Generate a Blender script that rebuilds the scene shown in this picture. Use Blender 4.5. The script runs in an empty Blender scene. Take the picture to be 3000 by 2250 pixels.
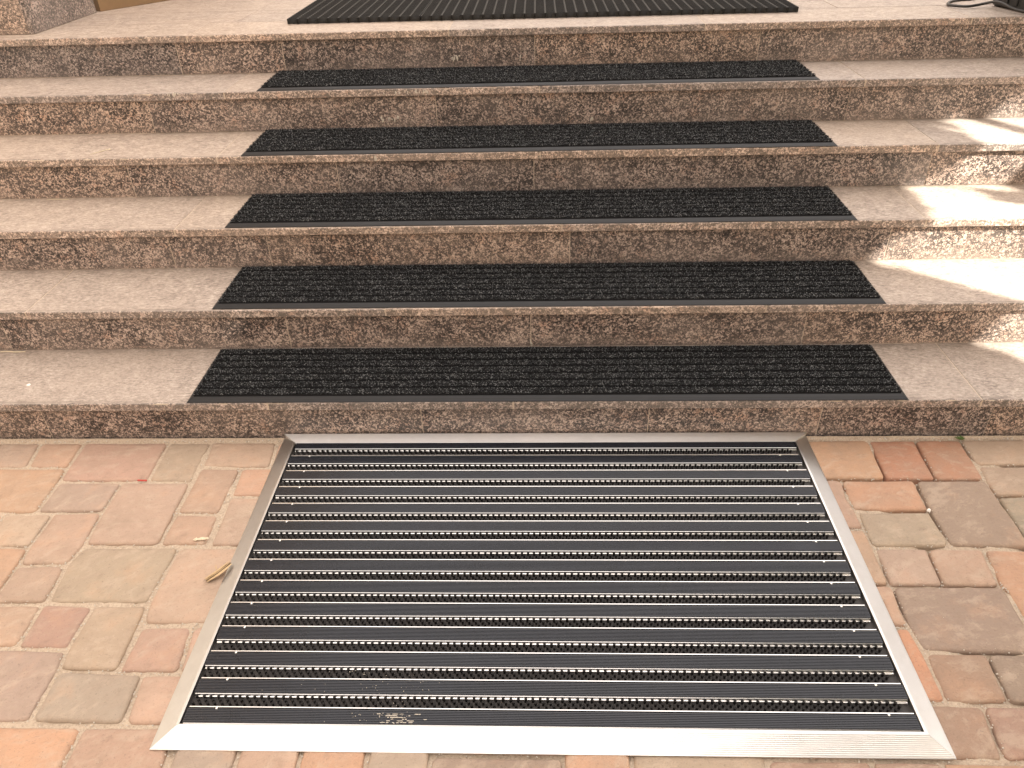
import bpy, math, random
import numpy as np
from mathutils import Vector, Matrix

random.seed(7)
rng = np.random.default_rng(11)
SC = bpy.context.scene
COL = SC.collection

# ------------------------------------------------------------------ camera, sky, sun, exposure
cam_d = bpy.data.cameras.new('camera')
cam = bpy.data.objects.new('camera', cam_d)
COL.objects.link(cam)
SC.camera = cam
CAM_POS = Vector((-0.0009, -1.8375, 1.4781))
YAW, PITCH, ROLL = 0.04445, -0.60526, -0.03111
fw = Vector((-math.sin(YAW) * math.cos(PITCH), math.cos(YAW) * math.cos(PITCH), math.sin(PITCH)))
rt = Vector((math.cos(YAW), math.sin(YAW), 0))
up = rt.cross(fw)
r2 = rt * math.cos(ROLL) + up * math.sin(ROLL)
u2 = -rt * math.sin(ROLL) + up * math.cos(ROLL)
cam.matrix_world = Matrix(((r2.x, u2.x, -fw.x, CAM_POS.x), (r2.y, u2.y, -fw.y, CAM_POS.y),
                           (r2.z, u2.z, -fw.z, CAM_POS.z), (0, 0, 0, 1)))
cam_d.sensor_width = 36
cam_d.lens = 2221.55 / 3000 * 36
cam_d.clip_start = 0.05
cam_d.clip_end = 400

SUN_EL, SUN_AZ = math.radians(38), math.radians(55)      # azimuth: from -Y (in front of the steps) towards +X
SUN = Vector((math.cos(SUN_EL) * math.sin(SUN_AZ), -math.cos(SUN_EL) * math.cos(SUN_AZ), math.sin(SUN_EL)))
world = bpy.data.worlds.new('World')
SC.world = world
world.use_nodes = True
wn = world.node_tree.nodes
bg = wn['Background']
sky = wn.new('ShaderNodeTexSky')
sky.sky_type = 'NISHITA'
sky.sun_disc = False
sky.sun_elevation = SUN_EL
sky.sun_rotation = math.radians(180) - SUN_AZ
sky.air_density = 1.0
sky.dust_density = 3.0
sky.ozone_density = 0.6
wb = wn.new('ShaderNodeMix')                              # daylight white balance of the picture
wb.data_type = 'RGBA'
wb.blend_type = 'MULTIPLY'
wb.inputs[0].default_value = 1.0
wb.inputs[7].default_value = (0.75, 0.63, 0.50, 1)
world.node_tree.links.new(sky.outputs[0], wb.inputs[6])
veil = wn.new('ShaderNodeMix')                            # thin bright high cloud over the whole sky
veil.data_type = 'RGBA'
veil.blend_type = 'ADD'
veil.inputs[0].default_value = 1.0
veil.inputs[7].default_value = (4.5, 3.93, 3.42, 1)
world.node_tree.links.new(wb.outputs[2], veil.inputs[6])
world.node_tree.links.new(veil.outputs[2], bg.inputs[0])
bg.inputs[1].default_value = 0.13

sun_d = bpy.data.lights.new('sun', 'SUN')
sun_d.energy = 5.0
sun_d.angle = math.radians(0.53)
sun_d.color = (1.0, 0.94, 0.83)
sun = bpy.data.objects.new('sun', sun_d)
COL.objects.link(sun)
sun.rotation_euler = SUN.to_track_quat('Z', 'Y').to_euler()
sun.location = (6, -3, 9)

SC.view_settings.view_transform = 'Standard'
SC.view_settings.look = 'None'
SC.view_settings.exposure = 2.05
SC.view_settings.gamma = 1.0
SC.view_settings.use_curve_mapping = False

# ------------------------------------------------------------------ helpers
def tag(o, label=None, cat=None, group=None, kind=None):
    if label: o['label'] = label
    if cat: o['category'] = cat
    if group: o['group'] = group
    if kind: o['kind'] = kind
    return o

def empty(name, loc=(0, 0, 0)):
    o = bpy.data.objects.new(name, None)
    o.empty_display_size = 0.1
    COL.objects.link(o)
    o.location = loc
    return o

def link(name, me, parent=None, loc=None):
    o = bpy.data.objects.new(name, me)
    COL.objects.link(o)
    if parent: o.parent = parent
    if loc is not None: o.location = loc
    return o

class MB:
    """collects vertices and faces, then makes one mesh"""
    def __init__(s): s.v = []; s.f = []; s.m = []
    def add(s, vs, fs, mi=0):
        n = len(s.v)
        s.v += [tuple(p) for p in vs]
        for i, f in enumerate(fs):
            s.f.append([n + k for k in f])
            s.m.append(mi[i] if isinstance(mi, (list, tuple)) else mi)
    def box(s, x0, x1, y0, y1, z0, z1, mi=0, c=0.0):
        if c <= 0:
            vs = [(x, y, z) for z in (z0, z1) for y in (y0, y1) for x in (x0, x1)]
            s.add(vs, [(0, 2, 3, 1), (4, 5, 7, 6), (0, 1, 5, 4), (2, 6, 7, 3), (0, 4, 6, 2), (1, 3, 7, 5)], mi)
            return
        vs = []
        for (a, b, zz) in ((c, c, z0), (c, 0, z0), (0, c, z0)): pass
        ring = lambda i, zz: [(x0 + i, y0 + c, zz), (x0 + c, y0 + i, zz), (x1 - c, y0 + i, zz), (x1 - i, y0 + c, zz),
                              (x1 - i, y1 - c, zz), (x1 - c, y1 - i, zz), (x0 + c, y1 - i, zz), (x0 + i, y1 - c, zz)]
        R = [ring(c, z0), ring(0, z0 + c), ring(0, z1 - c), ring(c, z1)]
        vs = sum(R, [])
        fs = [tuple(range(7, -1, -1)), tuple(range(24, 32))]
        for k in range(3):
            for i in range(8):
                j = (i + 1) % 8
                fs.append((k * 8 + i, k * 8 + j, k * 8 + 8 + j, k * 8 + 8 + i))
        s.add(vs, fs, mi)
    def extrude_x(s, prof, x0, x1, mi=0, closed=True, caps=True):
        """profile of (y, z) points swept along x"""
        n = len(prof)
        vs = [(x0, y, z) for y, z in prof] + [(x1, y, z) for y, z in prof]
        fs = [(i, i + n, (i + 1) % n + n, (i + 1) % n) for i in range(n if closed else n - 1)]
        if caps and closed: fs += [tuple(range(n)), tuple(range(2 * n - 1, n - 1, -1))]
        s.add(vs, fs, mi)
    def tube(s, pts, radii, seg=8, mi=0, cap=True):
        pts = [Vector(p) for p in pts]
        if not hasattr(radii, '__len__'): radii = [radii] * len(pts)
        vs = []; N = len(pts)
        for i, p in enumerate(pts):
            d = (pts[min(i + 1, N - 1)] - pts[max(i - 1, 0)]).normalized()
            a = d.cross(Vector((0, 0, 1)) if abs(d.z) < 0.95 else Vector((1, 0, 0))).normalized()
            b = d.cross(a)
            vs += [p + (a * math.cos(t) + b * math.sin(t)) * radii[i] for t in [2 * math.pi * k / seg for k in range(seg)]]
        fs = [(i * seg + k, i * seg + (k + 1) % seg, (i + 1) * seg + (k + 1) % seg, (i + 1) * seg + k)
              for i in range(N - 1) for k in range(seg)]
        if cap: fs += [tuple(range(seg - 1, -1, -1)), tuple(range((N - 1) * seg, N * seg))]
        s.add(vs, fs, mi)
    def mesh(s, name, mats, smooth=False):
        me = bpy.data.meshes.new(name)
        me.from_pydata(s.v, [], s.f)
        for m in (mats if isinstance(mats, (list, tuple)) else [mats]): me.materials.append(m)
        me.polygons.foreach_set('material_index', np.array(s.m, dtype=np.int32))
        if smooth: me.polygons.foreach_set('use_smooth', np.ones(len(s.f), dtype=bool))
        me.update()
        return me
    def build(s, name, mats, parent=None, loc=None, smooth=False):
        return link(name, s.mesh(name, mats, smooth), parent, loc)

def quads_mesh(name, V, F, mats, mi=None, smooth=False):
    """V (n,3), F (m,4) numpy arrays -> mesh, quickly"""
    me = bpy.data.meshes.new(name)
    me.vertices.add(len(V)); me.loops.add(F.size); me.polygons.add(len(F))
    me.vertices.foreach_set('co', np.ascontiguousarray(V, dtype=np.float32).ravel())
    me.loops.foreach_set('vertex_index', np.ascontiguousarray(F, dtype=np.int32).ravel())
    me.polygons.foreach_set('loop_start', np.arange(0, F.size, F.shape[1], dtype=np.int32))
    for m in (mats if isinstance(mats, (list, tuple)) else [mats]): me.materials.append(m)
    if mi is not None: me.polygons.foreach_set('material_index', mi.astype(np.int32))
    if smooth: me.polygons.foreach_set('use_smooth', np.ones(len(F), dtype=bool))
    me.update(calc_edges=True)
    me.validate()
    return me

# ---- materials
class NT:
    def __init__(s, name):
        s.mat = bpy.data.materials.new(name); s.mat.use_nodes = True
        s.t = s.mat.node_tree; s.b = s.t.nodes['Principled BSDF']
    def n(s, kind, **kw):
        nd = s.t.nodes.new('ShaderNode' + kind)
        for k, v in kw.items(): setattr(nd, k, v)
        return nd
    def l(s, a, b): s.t.links.new(a, b)
    def pos(s, rand=0.0, scale=(1, 1, 1)):
        g = s.n('NewGeometry'); out = g.outputs['Position']
        if rand:
            oi = s.n('ObjectInfo'); m = s.n('VectorMath', operation='SCALE')
            c = s.n('CombineXYZ'); 
            for i in range(3): s.l(oi.outputs['Random'], c.inputs[i])
            s.l(c.outputs[0], m.inputs[0]); m.inputs['Scale'].default_value = rand
            a = s.n('VectorMath', operation='ADD'); s.l(out, a.inputs[0]); s.l(m.outputs[0], a.inputs[1]); out = a.outputs[0]
        if scale != (1, 1, 1):
            m = s.n('VectorMath', operation='MULTIPLY'); s.l(out, m.inputs[0]); m.inputs[1].default_value = scale; out = m.outputs[0]
        return out
    def noise(s, vec, scale, detail=3, rough=0.55, dist=0.0, out=0):
        nd = s.n('TexNoise'); s.l(vec, nd.inputs['Vector'])
        nd.inputs['Scale'].default_value = scale; nd.inputs['Detail'].default_value = detail
        nd.inputs['Roughness'].default_value = rough; nd.inputs['Distortion'].default_value = dist
        return nd.outputs[out]
    def voro(s, vec, scale, feature='F1', out='Color'):
        nd = s.n('TexVoronoi', feature=feature); s.l(vec, nd.inputs['Vector']); nd.inputs['Scale'].default_value = scale
        return nd.outputs[out]
    def warp(s, vec, scale, amt):
        nz = s.noise(vec, scale, 3, 0.6, out=1)
        m = s.n('VectorMath', operation='MULTIPLY_ADD'); s.l(nz, m.inputs[0]); m.inputs[1].default_value = (amt,) * 3; s.l(vec, m.inputs[2])
        return m.outputs[0]
    def ramp(s, fac, stops, interp='LINEAR'):
        nd = s.n('ValToRGB'); s.l(fac, nd.inputs[0]); cr = nd.color_ramp; cr.interpolation = interp
        while len(cr.elements) < len(stops): cr.elements.new(0.5)
        for e, (p, c) in zip(cr.elements, stops):
            e.position = p; e.color = (tuple(c) if hasattr(c, '__len__') else (c, c, c)) + (1,)
        return nd.outputs[0]
    def mix(s, fac, a, b, mode='MIX'):
        nd = s.n('Mix', data_type='RGBA', blend_type=mode)
        for ix, v in ((0, fac), (6, a), (7, b)):
            sock = nd.inputs[ix]
            if hasattr(v, 'is_linked'): s.l(v, sock)
            elif hasattr(v, '__len__'): sock.default_value = tuple(v) + (1,)
            else: sock.default_value = v if ix == 0 else (v, v, v, 1)
        return nd.outputs[2]
    def math(s, op, a, b=None, clamp=False):
        nd = s.n('Math', operation=op, use_clamp=clamp)
        for sock, v in ((nd.inputs[0], a), (nd.inputs[1], b)):
            if v is None: continue
            if hasattr(v, 'is_linked'): s.l(v, sock)
            else: sock.default_value = v
        return nd.outputs[0]
    def bump(s, h, strength, dist, prev=None):
        nd = s.n('Bump'); s.l(h, nd.inputs['Height']); nd.inputs['Strength'].default_value = strength
        nd.inputs['Distance'].default_value = dist
        if prev is not None: s.l(prev, nd.inputs['Normal'])
        s.l(nd.outputs[0], s.b.inputs['Normal'])
        return nd.outputs[0]
    def set(s, color=None, rough=None, metal=None, spec=None):
        for key, v in (('Base Color', color), ('Roughness', rough), ('Metallic', metal), ('Specular IOR Level', spec)):
            if v is None: continue
            if hasattr(v, 'is_linked'): s.l(v, s.b.inputs[key])
            elif hasattr(v, '__len__'): s.b.inputs[key].default_value = tuple(v) + (1,)
            else: s.b.inputs[key].default_value = v
        return s.mat

def mat_granite(name, lift=0.0, dust=0.35, rough=0.42):
    """speckled brown granite: dark ground, brown, tan and salmon crystals, a veil of dust"""
    k = NT(name)
    p = k.pos(9.0)
    w = k.warp(p, 110, 0.006)
    big = k.n('SeparateColor'); k.l(k.voro(w, 150), big.inputs[0])
    fine = k.n('SeparateColor'); k.l(k.voro(k.warp(p, 190, 0.003), 300), fine.inputs[0])
    v = k.math('ADD', k.math('MULTIPLY', big.outputs[0], 0.50), k.math('MULTIPLY', fine.outputs[1], 0.50))
    pat = k.noise(p, 13, 4, 0.6)
    v = k.math('ADD', v, k.math('MULTIPLY', k.math('SUBTRACT', pat, 0.5), 0.55))
    L = lambda c: tuple(min(0.8, x + lift * (0.50, 0.43, 0.35)[i]) for i, x in enumerate(c))
    base = k.ramp(v, [(0.27, L((0.022, 0.0195, 0.019))), (0.42, L((0.056, 0.047, 0.043))), (0.52, L((0.112, 0.091, 0.080))),
                      (0.63, L((0.190, 0.152, 0.131))), (0.72, L((0.31, 0.250, 0.212))), (0.88, L((0.42, 0.355, 0.305)))])
    sal = k.math('MULTIPLY', k.ramp(k.noise(p, 19, 3, 0.6), [(0.56, 0.0), (0.70, 1.0)]), k.ramp(v, [(0.44, 0.0), (0.60, 0.5)]))
    base = k.mix(sal, base, (0.33, 0.205, 0.145))
    gy = k.ramp(k.noise(k.pos(5.0, (1, 1, 1.6)), 3.1, 5, 0.62), [(0.45, 0.0), (0.74, 1.0)])
    base = k.mix(k.math('MULTIPLY', gy, dust), base, (0.25, 0.215, 0.19))
    # dust settled at the foot of each riser
    sp = k.n('SeparateXYZ'); k.l(k.pos(), sp.inputs[0])
    fr = k.math('FRACT', k.math('MULTIPLY', k.math('SUBTRACT', sp.outputs[2], 0.1386), 1 / 0.15548))
    foot = k.math('MULTIPLY', k.ramp(fr, [(0.0, 0.6), (0.10, 0.30), (0.34, 0.0)]), k.ramp(k.noise(k.pos(2.0), 5, 5, 0.7), [(0.35, 0.1), (0.65, 1.0)]))
    base = k.mix(foot, base, (0.26, 0.215, 0.180))
    drip = k.ramp(k.noise(k.pos(4.0, (9, 9, 0.8)), 4.0, 4, 0.7), [(0.62, 0.0), (0.76, 0.35)])
    base = k.mix(drip, base, (0.23, 0.19, 0.16))
    oi = k.n('ObjectInfo')
    base = k.mix(1.0, base, k.ramp(oi.outputs['Random'], [(0, (0.90, 0.91, 0.96)), (0.5, (1.18, 1.14, 1.14)), (1, (1.32, 1.23, 1.17))]), 'MULTIPLY')
    k.bump(k.noise(p, 260, 2), 0.12, 0.001)
    return k.set(base, k.ramp(v, [(0.2, rough - 0.08), (0.9, rough + 0.16)]), spec=0.4)

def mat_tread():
    k = NT('flamed_granite')
    p = k.pos(6.0)
    f1 = k.noise(k.pos(6.0, (0.6, 1.2, 1)), 105, 5, 0.85)
    f2 = k.noise(p, 21, 5, 0.65)
    f3 = k.noise(p, 3.0, 4, 0.6)
    v = k.math('ADD', k.math('MULTIPLY', f1, 0.76), k.math('MULTIPLY', f2, 0.24))
    c = k.ramp(v, [(0.36, (0.130, 0.106, 0.090)), (0.45, (0.270, 0.225, 0.190)), (0.53, (0.380, 0.320, 0.270)), (0.63, (0.53, 0.462, 0.398))])
    c = k.mix(k.ramp(f3, [(0.35, 0.0), (0.7, 0.35)]), c, (0.39, 0.32, 0.26))
    sp = k.voro(k.warp(p, 120, 0.01), 160); s2 = k.n('SeparateColor'); k.l(sp, s2.inputs[0])
    c = k.mix(k.ramp(s2.outputs[0], [(0.90, 0.0), (0.97, 0.35)]), c, (0.20, 0.155, 0.125))
    st = k.ramp(k.noise(p, 7.5, 6, 0.7, 0.6), [(0.64, 0.0), (0.80, 0.25)])
    c = k.mix(st, c, (0.27, 0.225, 0.19))
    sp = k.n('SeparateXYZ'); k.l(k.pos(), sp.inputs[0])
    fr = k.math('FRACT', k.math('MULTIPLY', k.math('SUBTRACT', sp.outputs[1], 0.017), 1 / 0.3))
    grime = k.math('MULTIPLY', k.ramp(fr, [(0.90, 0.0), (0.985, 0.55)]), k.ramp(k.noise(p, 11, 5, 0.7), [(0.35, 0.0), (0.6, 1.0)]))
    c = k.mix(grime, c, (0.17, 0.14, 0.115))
    oi = k.n('ObjectInfo')
    c = k.mix(1.0, c, k.ramp(oi.outputs['Random'], [(0, (0.93, 0.93, 0.95)), (1, (1.06, 1.03, 1.0))]), 'MULTIPLY')
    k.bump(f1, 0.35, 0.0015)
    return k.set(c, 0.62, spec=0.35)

def mat_stone():
    k = NT('sandstone')
    oi = k.n('ObjectInfo')
    p = k.pos(13.0)
    rot = k.n('VectorRotate', rotation_type='Z_AXIS'); k.l(p, rot.inputs['Vector'])
    k.l(k.math('ADD', k.math('MULTIPLY', oi.outputs['Random'], 0.9), -0.9), rot.inputs['Angle'])
    q = rot.outputs[0]
    s1 = k.n('VectorMath', operation='MULTIPLY'); k.l(k.warp(q, 14, 0.03), s1.inputs[0]); s1.inputs[1].default_value = (1.0, 2.1, 1)
    cleft = k.noise(s1.outputs[0], 13, 6, 0.68)
    blot = k.noise(q, 7.5, 6, 0.66)
    mot = k.noise(q, 34, 5, 0.7)
    fine = k.noise(q, 210, 4, 0.7)
    c = k.mix(k.ramp(blot, [(0.42, 0.0), (0.66, 0.50)]), oi.outputs['Color'], (0.285, 0.215, 0.160))
    c = k.mix(k.ramp(blot, [(0.30, 0.45), (0.46, 0.0)]), c, (0.43, 0.27, 0.175))
    c = k.mix(k.ramp(cleft, [(0.52, 0.0), (0.64, 0.42)]), c, (0.44, 0.345, 0.262))
    c = k.mix(k.ramp(mot, [(0.54, 0.0), (0.74, 0.40)]), c, (0.46, 0.365, 0.280))
    c = k.mix(k.ramp(mot, [(0.28, 0.35), (0.44, 0.0)]), c, (0.19, 0.135, 0.10))
    c = k.mix(k.ramp(fine, [(0.30, 0.55), (0.42, 0.0)]), c, (0.15, 0.11, 0.085))
    h = k.math('ADD', k.math('MULTIPLY', cleft, 1.0), k.math('MULTIPLY', mot, 0.35))
    b = k.bump(h, 0.75, 0.008)
    k.bump(fine, 0.35, 0.0015, b)
    return k.set(c, 0.72, spec=0.3)

def mat_plain(name, col, rough=0.6, metal=0.0, spec=0.5, var=0.0, vs=40, bump=0.0, bs=150, bd=0.001):
    k = NT(name)
    c = col
    if var:
        c = k.mix(k.noise(k.pos(3.0), vs, 4, 0.6), tuple(x * (1 - var) for x in col), tuple(min(0.9, x * (1 + var)) for x in col))
    if bump: k.bump(k.noise(k.pos(3.0), bs, 3), bump, bd)
    return k.set(c, rough, metal, spec)

def mat_mortar(name, a, b):
    k = NT(name); p = k.pos()
    n1 = k.noise(p, 190, 4, 0.7); n2 = k.noise(p, 9, 4)
    c = k.mix(n2, a, b)
    c = k.mix(k.ramp(n1, [(0.36, 0.55), (0.5, 0.0)]), c, tuple(x * 0.45 for x in a))
    c = k.mix(k.ramp(n1, [(0.56, 0.0), (0.70, 0.5)]), c, (0.62, 0.53, 0.42))
    k.bump(n1, 0.6, 0.004)
    return k.set(c, 0.9, spec=0.15)

def mat_alu(name, rough=0.30, along='x', aniso=0.8, tone=1.0):
    k = NT(name)
    sc = (1.5, 160, 160) if along == 'x' else (160, 1.5, 160)
    br = k.noise(k.pos(2.0, sc), 6, 3)
    wear = k.noise(k.pos(2.0), 18, 5, 0.65)
    k.bump(br, 0.10, 0.0006)
    k.b.inputs['Anisotropic'].default_value = aniso
    tg = k.n('CombineXYZ'); tg.inputs[1 if along == 'x' else 0].default_value = 1.0
    k.l(tg.outputs[0], k.b.inputs['Tangent'])
    c = k.mix(k.ramp(wear, [(0.45, 0.0), (0.75, 0.35)]), tuple(x * tone for x in (0.80, 0.785, 0.76)), tuple(x * tone for x in (0.60, 0.565, 0.52)))
    return k.set(c, k.math('ADD', rough, k.math('MULTIPLY', wear, 0.16)), 1.0)

M = dict(
    granite=mat_granite('polished_granite'),
    edge=mat_granite('granite_edge', lift=0.17, dust=0.32, rough=0.55),
    tread=mat_tread(), stone=mat_stone(),
    mortar=mat_mortar('joint_mortar', (0.48, 0.395, 0.305), (0.41, 0.32, 0.24)),
    grout=mat_plain('slab_grout', (0.45, 0.375, 0.30), 0.9, var=0.3, vs=60, spec=0.2),
    alu=mat_alu('brushed_aluminium', 0.30, 'x'), alu_y_shaded=mat_alu('brushed_aluminium_side_shaded', 0.24, 'y', 0.0, 0.66),  # side rails: same metal, colour darkened to imitate their dimmer reflections
    bright=mat_plain('mill_aluminium', (0.84, 0.83, 0.81), 0.28, 1.0, var=0.05),
    rubber=mat_plain('black_rubber', (0.013, 0.013, 0.0138), 0.5, spec=0.25, var=0.3, vs=25, bump=0.1, bs=90),
    rib=mat_plain('ribbed_rubber', (0.014, 0.016, 0.022), 0.24, spec=0.5, var=0.3, vs=30),
    brush=mat_plain('brush_base', (0.034, 0.030, 0.028), 0.6, spec=0.4, var=0.3),
    tuft=mat_plain('brush_bristle', (0.007, 0.006, 0.006), 0.7, spec=0.25),
    pile0=mat_plain('black_pile', (0.007, 0.007, 0.0075), 0.85, spec=0.12),
    pile1=mat_plain('charcoal_pile', (0.031, 0.032, 0.033), 0.8, spec=0.2),
    pile2=mat_plain('grey_pile', (0.21, 0.215, 0.215), 0.75, spec=0.3),
    ring=mat_plain('hollow_rubber', (0.008, 0.007, 0.006), 0.60, spec=0.3, var=0.35, vs=60),
    black=mat_plain('black_plastic', (0.012, 0.011, 0.010), 0.5, spec=0.45, var=0.4, vs=30, bump=0.15, bs=120),
    cable=mat_plain('cable_rubber', (0.022, 0.019, 0.017), 0.5, var=0.2),
    bark=mat_plain('tree_bark', (0.11, 0.08, 0.055), 0.9, var=0.4, vs=14, bump=0.6, bs=25, bd=0.02),
    leaf=mat_plain('green_leaf', (0.055, 0.085, 0.03), 0.55, var=0.4, vs=2.0),
    plaster=mat_plain('grey_plaster', (0.27, 0.245, 0.22), 0.85, var=0.1, vs=3, bump=0.2, bs=60),
    spill_brown=mat_plain('light_spill_brown', (0.17, 0.105, 0.05), 0.45, var=0.25, vs=18),  # golden brown of the light spilled on the floor behind the pillar
    husk=mat_plain('dry_husk', (0.44, 0.31, 0.17), 0.7, var=0.45, vs=260),
    husk_dark=mat_plain('dry_husk_inside', (0.13, 0.085, 0.04), 0.8, var=0.3, vs=200),
    straw=mat_plain('dry_straw', (0.58, 0.50, 0.36), 0.7, var=0.2, vs=80),
    red=mat_plain('red_plastic', (0.42, 0.045, 0.03), 0.5, var=0.2, vs=120),
    splash=mat_plain('dried_plaster', (0.47, 0.43, 0.37), 0.8, var=0.15, vs=150),
    pillar=mat_granite('pillar_granite', lift=0.05, dust=0.45, rough=0.5),
    white=mat_plain('white_plaster', (0.74, 0.71, 0.66), 0.8, var=0.1, vs=150),
    weed=mat_plain('weed_leaf', (0.09, 0.14, 0.035), 0.6, var=0.3, vs=90),
    ground=mat_plain('outer_paving', (0.40, 0.30, 0.22), 0.85, var=0.2, vs=2),
)
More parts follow.
